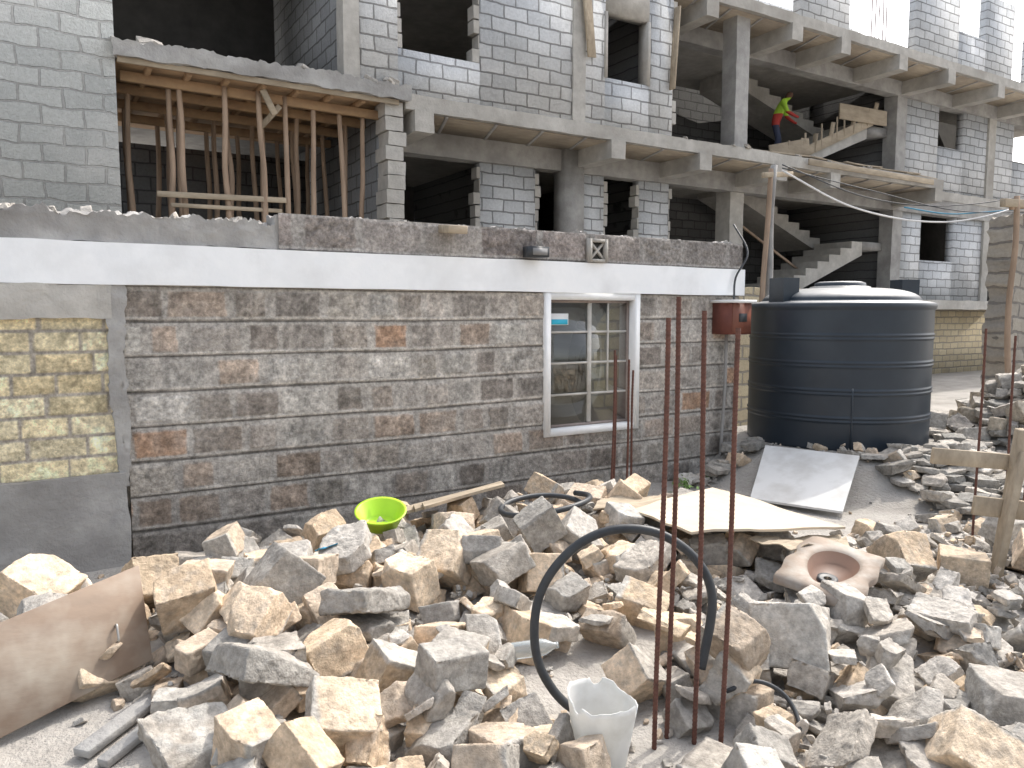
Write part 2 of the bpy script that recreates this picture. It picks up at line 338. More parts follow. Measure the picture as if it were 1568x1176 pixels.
box('wall_left',-6,.93,10.4,10.6,1.9,10,m_blk_old,B)
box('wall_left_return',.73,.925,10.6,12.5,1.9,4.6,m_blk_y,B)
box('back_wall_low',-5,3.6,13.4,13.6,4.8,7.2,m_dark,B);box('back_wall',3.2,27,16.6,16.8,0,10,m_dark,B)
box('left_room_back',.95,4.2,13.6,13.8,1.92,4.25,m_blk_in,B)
for i in range(13):
    o_=random.uniform(-.035,.035);rbox('jamb_block_%d'%i,4.33+o_,4.60+o_,10.42+random.uniform(-.02,.02),10.8,1.95+i*.203,1.95+i*.203+.19,m_concl,B,.05,.012,6,seed=i)
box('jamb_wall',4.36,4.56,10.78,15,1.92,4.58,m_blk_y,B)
def prop(x,y,top=4.5,w=.09): pole('timber_prop',(x+random.uniform(-w,w),y,1.92),(x,y,top),.042,.033,m_wood,B,.022)
for x in (1.55,1.66,2.2,2.62,2.98,3.38,3.75,4.12): prop(x,10.65+random.uniform(-.05,.15))
for y in (11.3,12.1,12.9):
    for x in np.arange(1.2,4.2,.55): prop(x+random.uniform(-.1,.1),y)
for y in (10.7,11.3,12.1,12.9): bar('header_%g'%y,(1.0,y,4.47),(4.35,y,4.43),.07,.12,m_ply,B)
for x in np.arange(1.3,4.3,.45): bar('joist',(x,10.42,4.54),(x,13.3,4.54),.06,.07,m_ply,B)
bar('brace_1',(1.35,10.6,3.08),(2.95,10.62,3.12),.04,.07,m_plank,B);bar('brace_2',(1.5,10.56,2.95),(2.9,10.66,2.98),.04,.05,m_plank,B)
bar('brace_3',(2.9,10.6,4.35),(2.65,10.75,4.05),.04,.07,m_plank,B);bar('brace_4',(2.65,10.5,4.5),(2.8,10.5,4.2),.04,.08,m_plank,B)
bar('edge_board',(.95,10.36,4.57),(4.5,10.36,4.56),.03,.07,m_plank,B)
F1=4.72
def wx(name,x0,x1,y,z0,z1,mat=None,th=.2): return box(name,x0,x1,y,y+th,z0,z1,mat or m_blk_x,B)
def tooth(x,side,y,z0,z1):
    z=z0
    while z<z1-.15:
        w=random.choice((.02,.05,.09,.12))*random.uniform(.7,1.1)
        rbox('toothed_block',min(x,x+side*w)-.01*(side>0),max(x,x+side*w)+.01*(side<0),y+.005,y+.19,z+.012,z+.198,m_concl,B,.06,.008,6,seed=int(z*10));z+=.21
wx('front_a',3.8,4.52,10.42,F1-.02,7.2);wx('front_b_sill',4.52,5.84,10.42,F1-.02,5.33);wx('front_b_lintel',4.52,5.84,10.42,6.75,7.2,m_concl)
wx('front_c',5.84,8.22,10.42,F1-.02,7.2);wx('front_d_sill',8.22,9.17,10.42,F1-.02,5.5);wx('front_d_lintel',8.22,9.17,10.42,6.55,7.2,m_concl)
wx('front_e',9.17,9.72,10.42,F1-.02,7.2)
tooth(4.52,1,10.42,5.33,6.7);tooth(5.84,-1,10.42,5.33,6.7);tooth(9.72,1,10.42,F1,7.1)
rbox('front_column',7.55,7.8,10.39,10.65,F1,7.2,m_concl,B,.1,.01,4)
rbox('front_corner_column',3.72,3.95,10.40,10.66,F1,7.2,m_concl,B,.1,.01,4)
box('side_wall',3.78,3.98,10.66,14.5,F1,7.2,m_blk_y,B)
bar('leaning_board',(7.72,10.30,6.9),(7.9,10.36,5.75),.03,.22,m_plank,B);bar('leaning_board_2',(9.74,10.34,6.9),(9.66,10.36,5.5),.03,.14,m_plank,B)
for n_,a in (('jl',(8.2,8.26)),('jr',(9.12,9.19))): box('window_'+n_,*a,10.40,10.64,5.5,6.55,m_concl,B)
for n_,x0,x1,m_ in (('pier_a',6.45,7.55,m_blk_x),('pier_b',8.47,9.07,m_blk_x),('pier_c',9.93,10.68,m_blk_x)):
    wx(n_,x0,x1,11.5,1.9,4.3,m_);tooth(x0,-1,11.5,1.95,4.15);tooth(x1,1,11.5,1.95,4.15)
wx('pier_side',8.05,8.47,11.3,1.9,4.5,m_conc,.35)
wx('sill_b',9.07,9.93,11.5,1.9,2.75);wx('sill_a',4.6,6.45,11.7,1.9,2.3)
rbox('facade_beam',4.6,26,11.42,11.7,4.12,4.5,m_conc,B,.15,.012,3)
rbox('facade_beam_2',9.7,26,11.42,11.7,6.85,7.2,m_conc,B,.15,.012,3)
for i,x in enumerate((4.75,8.33,10.37,12.45,14.1,17.9)): rbox('beam_stub_%d'%i,x,x+.3,10.36,11.5,4.2,4.5,m_concl,B,.08,.012,5,seed=i)
for i,x in enumerate((10.4,12.7,14.2,16.2,18.1,20.3,22.5)): rbox('beam_stub2_%d'%i,x,x+.3,10.3,11.5,6.88,7.2,m_concl,B,.08,.012,5,seed=i)
rbox('column_1',12.4,12.8,11.5,11.9,1.9,4.2,m_concl,B,.1,.012);rbox('column_2',11.5,11.85,10.6,10.95,4.7,7.2,m_conc,B,.1,.012)
rbox('column_3',18.0,18.4,11.45,11.8,0,7.2,m_conc,B,.1,.012)
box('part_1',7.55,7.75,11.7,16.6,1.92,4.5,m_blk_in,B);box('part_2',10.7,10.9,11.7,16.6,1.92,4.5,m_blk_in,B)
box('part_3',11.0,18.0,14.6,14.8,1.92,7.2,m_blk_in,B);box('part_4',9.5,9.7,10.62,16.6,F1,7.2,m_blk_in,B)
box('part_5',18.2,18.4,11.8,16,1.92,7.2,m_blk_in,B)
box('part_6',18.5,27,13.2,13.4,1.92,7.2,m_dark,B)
def flight(tag,x0,z0,x1,z1,y0,y1,n=8):
    pts=[(x0,z0)];dx=(x1-x0)/n;dz=(z1-z0)/n
    for i in range(n): pts+=[(x0+i*dx,z0+(i+1)*dz),(x0+(i+1)*dx,z0+(i+1)*dz)]
    P=pts+[(x1,z1-.32),(x0+dx*.6,z0-.12)];k=len(P)
    V=[(p[0],y0,p[1]) for p in P]+[(p[0],y1,p[1]) for p in P]
    F=[tuple(range(k)),tuple(range(2*k-1,k-1,-1))]+[(i,i+k,(i+1)%k+k,(i+1)%k) for i in range(k)]
    me=bpy.data.meshes.new('stair_flight');me.from_pydata(V,[],F);me.update();link('stair_flight_'+tag,me,m_concl,B)
flight('a',13.9,1.95,17.2,3.33,11.7,12.75);flight('b',17.2,3.35,13.9,4.7,12.9,13.95)
flight('c',13.9,4.74,17.2,6.1,11.7,12.75);flight('d',17.2,6.12,13.9,7.2,12.9,13.95)
box('landing_a',17.2,18.0,11.7,13.95,3.15,3.34,m_conc,B);box('landing_c',17.2,18.0,11.7,13.95,5.9,6.11,m_conc,B)
for i in range(12):
    x=14.4+i*.27;z=4.95+i*.115;bar('stair_form_%d'%i,(x,11.66,z-.05),(x+random.uniform(-.1,.15),11.62,z+random.uniform(.25,.5)),.03,.1,m_plank,B)
bar('stair_side_board',(14.0,11.64,4.85),(17.3,11.64,6.2),.03,.22,m_plank,B);bar('stair_rail',(16.0,11.6,6.25),(17.8,11.6,6.3),.04,.35,m_plank,B)
bar('stair_screen',(13.7,11.62,5.05),(15.0,11.62,5.35),.03,.35,m_plank,B)
bar('thin_prop',(13.2,12.5,3.9),(15.8,12.2,2.5),.05,.05,m_wood,B)
wx('r_low_a',18.4,19.3,11.5,1.9,4.12);wx('r_low_sill',19.3,20.8,11.5,1.9,2.96);wx('r_low_c',20.8,22.3,11.5,1.9,4.12)
wx('r_up_a',18.4,19.87,11.5,F1,6.86);wx('r_up_sill',19.87,21.05,11.5,F1,5.87);wx('r_up_c',21.05,23.6,11.5,F1,6.86);wx('r_up_d_sill',23.6,25,11.5,F1,5.87);wx('r_up_e',25,27,11.5,F1,6.86)
rbox('r_column',22.2,22.55,11.44,11.8,1.9,7.2,m_concl,B,.1,.012)
wx('plinth',4.6,26,11.55,-.1,1.75,m_yel)
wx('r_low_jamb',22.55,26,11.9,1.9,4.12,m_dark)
wx('t_a',14.4,16.1,11.5,7.38,9.9);wx('t_b',18.7,20.6,11.5,7.38,10.0);wx('t_sill',20.6,21.9,11.5,7.38,8.85);wx('t_c',21.9,23.3,11.5,7.38,10.0);wx('t_d',24.2,27,11.5,7.38,9.3)
wx('t_back',14,20,14,7.38,9.5)
for i in range(5): pole('column_rebar',(16.8+.14*i,11.4,7.38),(16.8+.14*i,11.42,8.9+random.random()*.3),.012,.012,m_rust,B,.01)
for i in range(5): pole('column_rebar',(12.2+.14*i,11.4,7.38),(12.25+.14*i,11.42,8.5),.012,.012,m_rust,B,.01)
for i in range(10): bar('loose_board_%d'%i,(12+i*.55,10.45+random.random()*.3,4.77+random.random()*.05),(14.0+i*.5,10.5+random.random()*.3,4.80),.08,.025,m_plank,B)
bar('edge_plank',(13.3,10.3,4.62),(17.7,10.3,4.60),.03,.12,m_plank,B)
# ------------------------------------------------------------------ utility pole + cables
up=empty('utility_pole');pole('pole',(7.55,6.45,0),(7.75,6.5,3.4),.05,.04,m_conc,up,.02);pole('pole_b',(7.35,6.4,0),(7.7,6.5,3.35),.035,.03,m_wood,up,.02)
bar('crossbar',(7.5,6.45,3.25),(8.2,6.6,3.35),.05,.06,m_plank,up)
cb=empty('overhead_cables')
tube('cable_white',cr([(7.9,6.5,3.35),(9.0,6.3,2.97),(10.3,6.1,2.84),(11.5,5.9,2.97),(13.5,5.7,3.5)],10),.012,m_cable,cb,6)
tube('cable_b',cr([(7.9,6.5,3.42),(9.5,6.3,3.1),(11.2,6.0,3.12),(14,5.7,3.6)],10),.008,m_hose,cb,6)
tube('cable_c',cr([(7.9,6.5,3.38),(9.5,6.3,3.2),(11.2,6.0,3.02),(14,5.7,3.2)],10),.007,m_hose,cb,6)
tube('cable_blue',cr([(10.0,6.2,3.02),(10.8,6.1,2.98),(11.5,6.0,3.03),(13,5.8,3.2)],10),.010,m_blue,cb,6)
# ------------------------------------------------------------------ right stone pier
pierm=rbox('stone_pier',11.0,15,5.3,5.6,0,2.9,m_yeld,None,.04,.045,5,.10,endamp=.10)
tb=empty('timber_bracing');bar('beam_a',(10.5,5.2,3.0),(12.8,5.1,3.05),.08,.1,m_plank,tb);bar('beam_b',(10.7,5.2,2.95),(12.8,5.15,3.2),.05,.06,m_wood,tb)
pole('upright',(10.75,5.15,0),(10.8,5.18,3.1),.04,.035,m_wood,tb,.02)

# ------------------------------------------------------------------ water tank
tk=empty('water_tank');tz=.28
prof=[(.02,0),(.84,0),(TR_,.03)]
ribs=[.30,.335,.56,.595,.82,.855,1.08,1.115]
for zz in np.arange(.05,1.36,.0075):
    r=TR_
    for rb in ribs: r+=.011*math.exp(-((zz-rb)/.010)**2)
    prof.append((r,zz))
prof+=[(.89,1.37),(.895,1.39),(.89,1.415),(.86,1.43),(.80,1.44)]
for k in range(0,15):
    a=k/14*math.pi/2;prof.append((.30+.46*math.cos(a)**.9 if k<14 else .30,1.445+.13*math.sin(a)))
prof+=[(.29,1.592),(.27,1.597),(.02,1.60)]
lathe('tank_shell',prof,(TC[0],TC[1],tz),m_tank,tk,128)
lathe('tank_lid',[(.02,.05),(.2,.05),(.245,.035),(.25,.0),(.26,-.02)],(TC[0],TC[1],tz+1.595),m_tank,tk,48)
for i in range(2):
    a=math.radians((-22,172)[i]);cx,cy=TC[0]+.74*math.cos(a),TC[1]+.74*math.sin(a)
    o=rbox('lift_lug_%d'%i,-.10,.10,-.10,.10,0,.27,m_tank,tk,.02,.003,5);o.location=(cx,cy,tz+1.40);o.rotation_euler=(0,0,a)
    bv=o.modifiers.new('b','BEVEL');bv.width=.012
t=math.radians(225);tube('seam',[(TC[0]+(TR_+.004)*math.cos(t),TC[1]+(TR_+.004)*math.sin(t),tz+z_) for z_ in (.03,.25,.5,.62)],.008,m_tank,tk)

# ------------------------------------------------------------------ rubble
def poly(dims,ncut,edge,rough,fine,cutr=(.55,.8)):
    bm=bmesh.new();bmesh.ops.create_cube(bm,size=2)
    for v in bm.verts: v.co=Vector((v.co.x*dims[0]*rng.uniform(.9,1.06),v.co.y*dims[1]*rng.uniform(.9,1.06),v.co.z*dims[2]*rng.uniform(.9,1.06)))
    for _ in range(ncut):
        n=rng.normal(0,1,3)
        n/=np.linalg.norm(n);ext=abs(n[0])*dims[0]+abs(n[1])*dims[1]+abs(n[2])*dims[2]
        r=bmesh.ops.bisect_plane(bm,geom=bm.verts[:]+bm.edges[:]+bm.faces[:],plane_co=Vector(n*ext*rng.uniform(*cutr)),plane_no=Vector(n),clear_outer=True)
        es=[e for e in r['geom_cut'] if isinstance(e,bmesh.types.BMEdge)]
        if es: bmesh.ops.holes_fill(bm,edges=[e for e in bm.edges if e.is_boundary],sides=0)
    bmesh.ops.bevel(bm,geom=bm.edges[:],offset=.013,segments=1,affect='EDGES',clamp_overlap=True)
    bmesh.ops.triangulate(bm,faces=bm.faces)
    for _ in range(7):
        es=[e for e in bm.edges if e.calc_length()>edge]
        if not es: break
        bmesh.ops.subdivide_edges(bm,edges=es,cuts=1);bmesh.ops.triangulate(bm,faces=[f for f in bm.faces if len(f.verts)>3])
    bmesh.ops.recalc_face_normals(bm,faces=bm.faces);bm.normal_update()
    V=np.array([v.co[:] for v in bm.verts]);Nn=np.array([v.normal[:] for v in bm.verts]);F=np.array([[v.index for v in f.verts] for f in bm.faces]);bm.free()
    o=rng.random(3)*40
    a=fbm(V[:,0]*4+o[0],V[:,1]*4+o[1],V[:,2]*4+o[2],3,.5);b_=fbm(V[:,0]*15+o[0],V[:,1]*15+o[1],V[:,2]*15+o[2],4,.7)
    V=V+Nn*(rough*a+fine*b_)[:,None]
    return V,F
def U(a,b): return rng.uniform(a,b)
TBh=[poly((.5,.5*U(.7,.95),.5*U(.65,.9)),2,.055,.055,.032,(.62,.88)) for _ in range(12)]
TB=[poly((.5,.5*U(.6,.95),.5*U(.5,.85)),3,.10,.07,.04,(.58,.85)) for _ in range(10)]
TS=[poly((.5,.5*U(.6,.95),.5*U(.16,.34)),4,.09,.08,.05,(.5,.75)) for _ in range(14)]
TSh=[poly((.5,.5*U(.7,.95),.5*U(.26,.42)),3,.055,.08,.05,(.55,.8)) for _ in range(8)]
TR=[poly((.5,.5*U(.6,.95),.5*U(.5,.8)),5,.11,.11,.06,(.45,.75)) for _ in range(10)]
TM=[poly((.5,.5*U(.5,.9),.5*U(.3,.7)),4,.25,.12,.06,(.45,.75)) for _ in range(12)]
G=.02;GX0,GY0=-1.2,.4;GNX,GNY=int(12.5/G),int(5.6/G)
hx,hy=np.meshgrid(GX0+G*(np.arange(GNX)+.5),GY0+G*(np.arange(GNY)+.5),indexing='ij')
HM=ground_h(hx,hy);H0=HM.copy()
class Pile:
    def __init__(s): s.V=[];s.F=[];s.C=[];s.o=0
    def add(s,V,F,c):
        s.V.append(V);s.F.append(F+s.o);s.C.append(c);s.o+=len(V)
    def build(s,name,mat=m_rub):
        return link(name,npmesh(name,np.concatenate(s.V),np.concatenate(s.F),np.concatenate(s.C)),mat,None,False)
def rotm(a,b,c):
    return np.array(Matrix.Rotation(c,3,'Z')@Matrix.Rotation(b,3,'Y')@Matrix.Rotation(a,3,'X'))
TAN=[(.62,.49,.36),(.68,.55,.41),(.56,.435,.31),(.60,.475,.34),(.62,.51,.40),(.54,.44,.34)]
GRY=[(.46,.43,.39),(.40,.37,.33),(.52,.485,.44),(.36,.34,.31),(.44,.40,.35)]
SLT=[(.33,.31,.28),(.41,.38,.34),(.27,.26,.24),(.46,.42,.37)]
def drop(P,T,size,x,y,tilt,cols,sink=.25,cap=9,pc=55,low=None,clampz=False):
    V,F=T;R=rotm(rng.normal(0,tilt),rng.normal(0,tilt),rng.uniform(0,6.28))
    W=(V*size)@R.T;ex=W.max(0);en=W.min(0)
    i0=max(int((x+en[0]*.75-GX0)/G),0);i1=min(int((x+ex[0]*.75-GX0)/G)+1,GNX);j0=max(int((y+en[1]*.75-GY0)/G),0);j1=min(int((y+ex[1]*.75-GY0)/G)+1,GNY)
    if i1<=i0 or j1<=j0: return False
    sub=HM[i0:i1,j0:j1];z0=np.percentile(sub,pc);g0=H0[i0:i1,j0:j1].mean();hgt=ex[2]-en[2]
    if z0-g0>cap:
        if not clampz: return False
        z0=g0+cap
    if low is not None and sub.max()-g0>low: return False
    zc=z0-en[2]-sink*hgt
    W=W+np.array([x,y,zc])
    HM[i0:i1,j0:j1]=np.maximum(sub,zc+ex[2]*.7)
    base=np.array(cols[rng.integers(len(cols))])*rng.uniform(.82,1.12)
    ax_=rng.integers(3);sg=rng.choice([-1,1]);hd=np.abs(V[:,ax_]).max()
    f=fbm(V[:,0]*5+x*9,V[:,1]*5,V[:,2]*5+y*9,4)
    m=sst(.70,.86,V[:,ax_]*sg/hd+.35*f)[:,None]*(rng.random()<.65)
    mort=np.array((.46,.44,.405))*rng.uniform(.75,1.1);c=base*(1-m*.9)+mort*m*.9
    dirt=fbm(V[:,0]*4+x*5,V[:,1]*4,V[:,2]*4+y*5,4)[:,None]
    d2=sst(.0,.22,fbm(V[:,0]*7+x*3,V[:,1]*7,V[:,2]*7+y*2,4,.6))[:,None]*.35
    c=c*(1+.5*dirt);c=c*(1-d2)+np.array((.38,.35,.31))*d2
    P.add(W,F,np.clip(c,.03,.85));return True
def clear(x,y):
    if x<.27 and y<3.4: return True
    if x<.4 and y>4.5: return True
    if ((x-1.58)/.16)**2+((y-1.99)/.16)**2<1: return True
    if 4.85<x<6.2 and 3.5<y<5.0: return True
    if 4.2<x<6.9 and 3.25<y and (x-TC[0])**2+(y-TC[1])**2>1.9**2: return True
    return False
def dens(x,y):
    if y>5.1 or clear(x,y): return 0
    if x<.6 and y>4.65: return 0.05
    if y>4.95: return .3
    d=1.
    if 3.75<x<4.2 and y>3.6: d=.3
    if ((x-1.85)/.33)**2+((y-2.38)/.33)**2<1: d=.12
    if ((x-2.0)/.3)**2+((y-1.9)/.22)**2<1: d=.3
    if x>5.3: d=.35
    if x>6.6: d=.2
    return d
P=Pile()
n=0;tr_=0
while n<1050 and tr_<16000:
    tr_+=1;x=U(-.4,6.5);y=U(.8,5.05)
    if rng.random()>dens(x,y): continue
    right=x>2.3 and y<3.0
    if right:
        T=TS[rng.integers(14)] if rng.random()<.85 else TR[rng.integers(10)];sz=U(.08,.24);cols=GRY if rng.random()<.82 else TAN;cp=.13
    else:
        k=rng.random();T=TB[rng.integers(10)] if k<.50 else (TS[rng.integers(14)] if k<.85 else TR[rng.integers(10)])
        sz=U(.09,.24);cols=TAN if rng.random()<.60 else GRY;cp=.20
    if drop(P,T,sz,x,y,.38,cols,.3,cp): n+=1
big=[(.80,2.38,.27,'t'),(.38,2.59,.30,'s'),(.65,2.82,.34,'s'),(.62,2.20,.22,'t'),(1.13,1.98,.28,'t'),(1.29,2.15,.26,'t'),(1.13,2.72,.25,'t'),(1.75,3.49,.30,'t'),(1.19,3.18,.33,'s'),
(.89,3.46,.32,'g'),(.50,3.50,.28,'t'),(2.49,2.82,.28,'t'),(2.03,2.31,.25,'t'),(2.66,2.06,.34,'g'),(2.30,2.05,.25,'t'),(1.78,2.81,.25,'t'),(3.29,4.32,.28,'t'),(2.67,4.62,.25,'t'),(3.0,4.45,.24,'t'),
(2.54,1.26,.27,'t'),(3.05,1.40,.26,'g'),(4.07,2.45,.30,'t'),(4.3,2.23,.28,'t'),(.42,4.15,.32,'t'),(-.05,4.35,.34,'t'),(.75,4.1,.26,'t'),(1.3,3.75,.3,'s'),(2.0,3.6,.27,'t'),(1.0,4.0,.25,'s'),(1.5,4.0,.28,'t'),(2.4,3.6,.26,'g'),(2.75,3.1,.28,'s'),(1.45,2.9,.24,'t'),(.95,2.95,.26,'t'),(.9,2.1,.22,'t'),(2.9,2.5,.25,'s'),(1.5,3.4,.27,'t'),(.7,3.1,.24,'t'),(2.2,4.3,.24,'t'),(2.4,4.55,.2,'t'),(1.9,2.75,.2,'s'),(5.0,2.2,.26,'t'),(5.3,2.5,.26,'g'),(.5,2.35,.22,'t'),(1.25,2.45,.26,'g'),(1.5,2.55,.22,'t'),(.62,3.8,.26,'t'),(2.1,3.15,.26,'t'),(1.05,3.55,.24,'t'),(3.5,1.9,.26,'s'),(3.2,2.2,.24,'g'),(.85,4.5,.26,'t'),(1.15,4.6,.22,'g'),(1.45,4.55,.24,'t'),(2.0,4.75,.22,'t'),(2.9,1.75,.26,'s'),(2.2,1.5,.22,'s')]
for (x,y,s,k) in big:
    drop(P,TSh[rng.integers(8)] if k=='s' else TBh[rng.integers(12)],s*(1.05 if k=='s' else .88),x,y,.32,TAN if k=='t' else GRY,.17,.19,45,clampz=True)
for _ in range(260):
    x=U(-.1,4.6);y=U(1.1,4.9)
    if rng.random()>dens(x,y): continue
    drop(P,TS[rng.integers(14)] if rng.random()<.75 else TR[rng.integers(10)],U(.06,.15),x,y,.45,TAN if rng.random()<.4 and x<2.4 else GRY,.2,.17)
n=0;tr_=0
while n<2800 and tr_<40000:
    tr_+=1;x=U(-.6,7.0);y=U(.8,5.3)
    if rng.random()>max(dens(x,y),.07 if not clear(x,y) else .03): continue
    if drop(P,TM[rng.integers(12)],U(.012,.05)*(1.4 if x>2.3 and y<2.8 else 1),x,y,.4,GRY if rng.random()<.7 else TAN,.25,.08,55,.12): n+=1
P.build('rubble_pile')
P=Pile()
for _ in range(1100):
    a=U(math.radians(165),math.radians(345));r=U(1.05,1.95);x=TC[0]+r*math.cos(a);y=TC[1]+r*math.sin(a)
    if y>5.2: continue
    if 4.8<x<6.25 and 3.45<y<5.05 : continue
    drop(P,TS[rng.integers(14)],U(.10,.30),x,y,.12,SLT,.2,.06)
P.build('stone_packing')
P=Pile()
for _ in range(700):
    x=rng.normal(9.2,.75);y=rng.normal(3.95,.6)
    if x<8.1: continue
    drop(P,TB[rng.integers(10)] if rng.random()<.5 else TR[rng.integers(10)],U(.15,.34),x,y,.3,[(.48,.42,.34),(.42,.39,.35),(.36,.33,.30)],.3,.15)
for _ in range(70):
    x=U(5.8,9.0);y=U(2.2,3.3);drop(P,TS[rng.integers(14)],U(.08,.26),x,y,.25,SLT,.25,.1)
P.build('stone_heap')
P=Pile()
for _ in range(22):
    x=U(-.5,1.4);V,F=TR[rng.integers(10)];s=U(.04,.11);W=(V*s)@rotm(*rng.uniform(0,3,3)).T
    P.add(W+np.array([x,5.5+U(-.04,.07),2.20+s*.1]),F,np.tile(np.array(GRY[rng.integers(5)]),(len(V),1)))
for _ in range(60):
    x=U(.9,16);zt=4.80 if x<4.6 else 4.73;V,F=TR[rng.integers(10)];s=U(.06,.30 if x<4.6 else .14);W=(V*s*np.array([1,1,.6]))@rotm(*rng.uniform(0,.5,3)).T
    if x>4.6 and x<9.8: continue
    P.add(W+np.array([x,10.45+U(-.05,.3),zt+s*.1]),F,np.tile(np.array(GRY[rng.integers(5)]),(len(V),1)))
P.build('ledge_debris')

# ------------------------------------------------------------------ foreground objects
rb=empty('rebar_starter')
def rebar(name,p0,p1,r,par,n=300):
    t=np.linspace(0,1,n)[:,None];A=np.array(p0);Bq=np.array(p1);Pp=A+(Bq-A)*t;Pp[:,0]+=.006*np.sin(t[:,0]*5+p0[0]*9)
    tube(name,Pp,r,m_rust,par,8,False,lambda i:1.0+(.16 if i%3==0 else 0))
rebar('bar_1',(1.86,2.02,0),(1.885,2.02,1.585),.0085,rb);rebar('bar_2',(1.95,2.05,0),(1.975,2.06,1.66),.0085,rb)
rebar('bar_3',(2.01,1.97,0),(2.03,1.985,1.61),.0085,rb);rebar('bar_4',(2.06,1.89,0),(2.10,1.89,1.55),.0085,rb)
rb=empty('rebar_starter')
for i,(x,y,h) in enumerate(((4.02,4.95,1.30),(4.16,4.93,1.22),(4.28,5.02,1.12),(4.12,5.05,1.25))): rebar('bar_%d'%i,(x,y,0),(x+.02,y,h),.009,rb,120)
rb=empty('rebar_bundle')
for i,(x,y,h) in enumerate(((5.35,2.72,1.5),(5.62,2.66,1.45),(5.75,2.6,1.5))): rebar('bar_%d'%i,(x,y,0),(x+.02,y,h),.008,rb,120)
R_=np.array([.852,-.524,0]);U_=np.array([.05,.12,.99]);C_=np.array([1.88,2.30,.41])
loop=[(.300,-.402),(.204,-.438),(.089,-.445),(-.064,-.407),(-.204,-.331),(-.293,-.216),(-.328,-.089),(-.318,.064),(-.26,.191),(-.153,.30),(-.025,.354),(.115,.351),(.229,.295),(.305,.209),(.333,.115),(.321,.013),(.293,-.089),(.27,-.165)]
pts=[C_+R_*u+U_*w+np.array([.0,-.006*i,0]) for i,(u,w) in enumerate(loop)]
tube('rubber_hose',cr(pts,6),.018,m_hose,None,14)
tube('rubber_hose',cr([(2.70+.30*math.cos(t)*1.0,3.98+.24*math.sin(t),.36+.02*math.sin(t*1.5)+.01*t) for t in np.linspace(0,6.6,14)],5),.018,m_hose,None,12)
tube('thin_pipe',cr([(2.18,1.98,.16),(2.28,1.92,.2),(2.36,1.85,.15),(2.33,1.76,.08),(2.22,1.72,.05),(2.1,1.74,.05)],6),.009,m_hose,None,8)
mbk,nt,b=newmat('milky_plastic');b.inputs['Roughness'].default_value=.4
nf=noise(nt,9,5);nt.links.new(mixc(nt,ramp(nt,nf,.45,.7),(.84,.84,.83),(.66,.65,.62)),b.inputs['Base Color'])
trn=N(nt,'ShaderNodeBsdfTranslucent');trn.inputs[0].default_value=(.8,.8,.77,1);mxs=N(nt,'ShaderNodeMixShader');mxs.inputs[0].default_value=.35
nt.links.new(b.outputs[0],mxs.inputs[1]);nt.links.new(trn.outputs[0],mxs.inputs[2]);nt.links.new(mxs.outputs[0],nt.nodes['Material Output'].inputs[0])
ns=96;V=[];F=[];K=14
for ring in range(2):
    for i in range(K+1):
        for j in range(ns):
            t=2*math.pi*j/ns;nz_=float(fbm(np.array([math.cos(t)*2+5]),np.array([math.sin(t)*2+5]),np.array([2.2]),4,.6)[0])
            top=.295-.04*sst(.55,.95,math.sin(t+2.4))-.03*sst(.8,1,math.sin(3*t))+.05*nz_
            z=top*i/K;r=.080+.040*z/.28-(.004 if ring else 0)
            V.append((r*math.cos(t),r*math.sin(t),z+(.004 if ring else 0)*(i<K)))
for ring in range(2):
    o=ring*(K+1)*ns
    for i in range(K):
        for j in range(ns):
            qd=(o+i*ns+j,o+i*ns+(j+1)%ns,o+(i+1)*ns+(j+1)%ns,o+(i+1)*ns+j);F.append(qd if ring==0 else qd[::-1])
o=(K+1)*ns
for j in range(ns): F.append((K*ns+j,K*ns+(j+1)%ns,o+K*ns+(j+1)%ns,o+K*ns+j))
me=bpy.data.meshes.new('broken_bucket');me.from_pydata(V,[],F+[tuple(range(ns))[::-1],tuple(o+j for j in range(ns))]);me.update()
bo=link('broken_bucket',me,mbk,None,True);bo.location=(1.58,1.99,.02);bo.rotation_euler=(.04,-.03,.6)
mli=M('lime_plastic',(.46,.72,.04),(.38,.62,.03),5,.4,0,spec=.4)
lathe('plastic_basin',[(.0,.007),(.085,.005),(.10,.010),(.14,.10),(.157,.105),(.157,.098),(.146,.094),(.105,.003),(.085,0),(.0,0)][::-1],(1.74,4.36,.31),mli,None,64,(.25,-.18,.2))
dp=empty('cabinet_door');m_door=M('door_board',(.28,.205,.15),(.20,.15,.115),2.5,.6,.25,15,.006,dirt=(.38,.33,.27),dscale=3.4,stretch=(.6,2,2))
A=Vector((.34,3.42,.16));Bv=Vector((-.64,3.10,-.02));up_=Vector((-.02,.17,.36))
nrm=(A-Bv).normalized().cross(up_.normalized());th=.022
V=[A,Bv,Bv+up_,A+up_];V=[tuple(v) for v in V]+[tuple(v+nrm*th) for v in V]
me=npmesh('panel',V,[(0,3,2,1),(4,5,6,7),(0,1,5,4),(1,2,6,5),(2,3,7,6),(3,0,4,7)]);po=link('panel',me,m_door,dp);po.modifiers.new('b','BEVEL').width=.003
fixn(me)
hp=A.lerp(Bv,.12)+up_*.42;fn=nrm if nrm.y<0 else -nrm
hp=hp+fn*(.002 if nrm.y>0 else th)
tube('handle',cr([hp+up_*.08,hp+up_*.08+fn*.015,hp+up_*.0+fn*.018,hp-up_*.08+fn*.015,hp-up_*.08],4),.005,M('handle_metal',(.5,.48,.45),(.4,.38,.35),5,.4,0,metal=.7),dp,8)
wp=empty('scrap_timber');bar('lath_1',(.06,2.97,.07),(.40,3.26,.11),.07,.03,m_conc,wp);bar('lath_2',(.12,2.88,.06),(.47,3.15,.12),.05,.03,m_conc,wp)
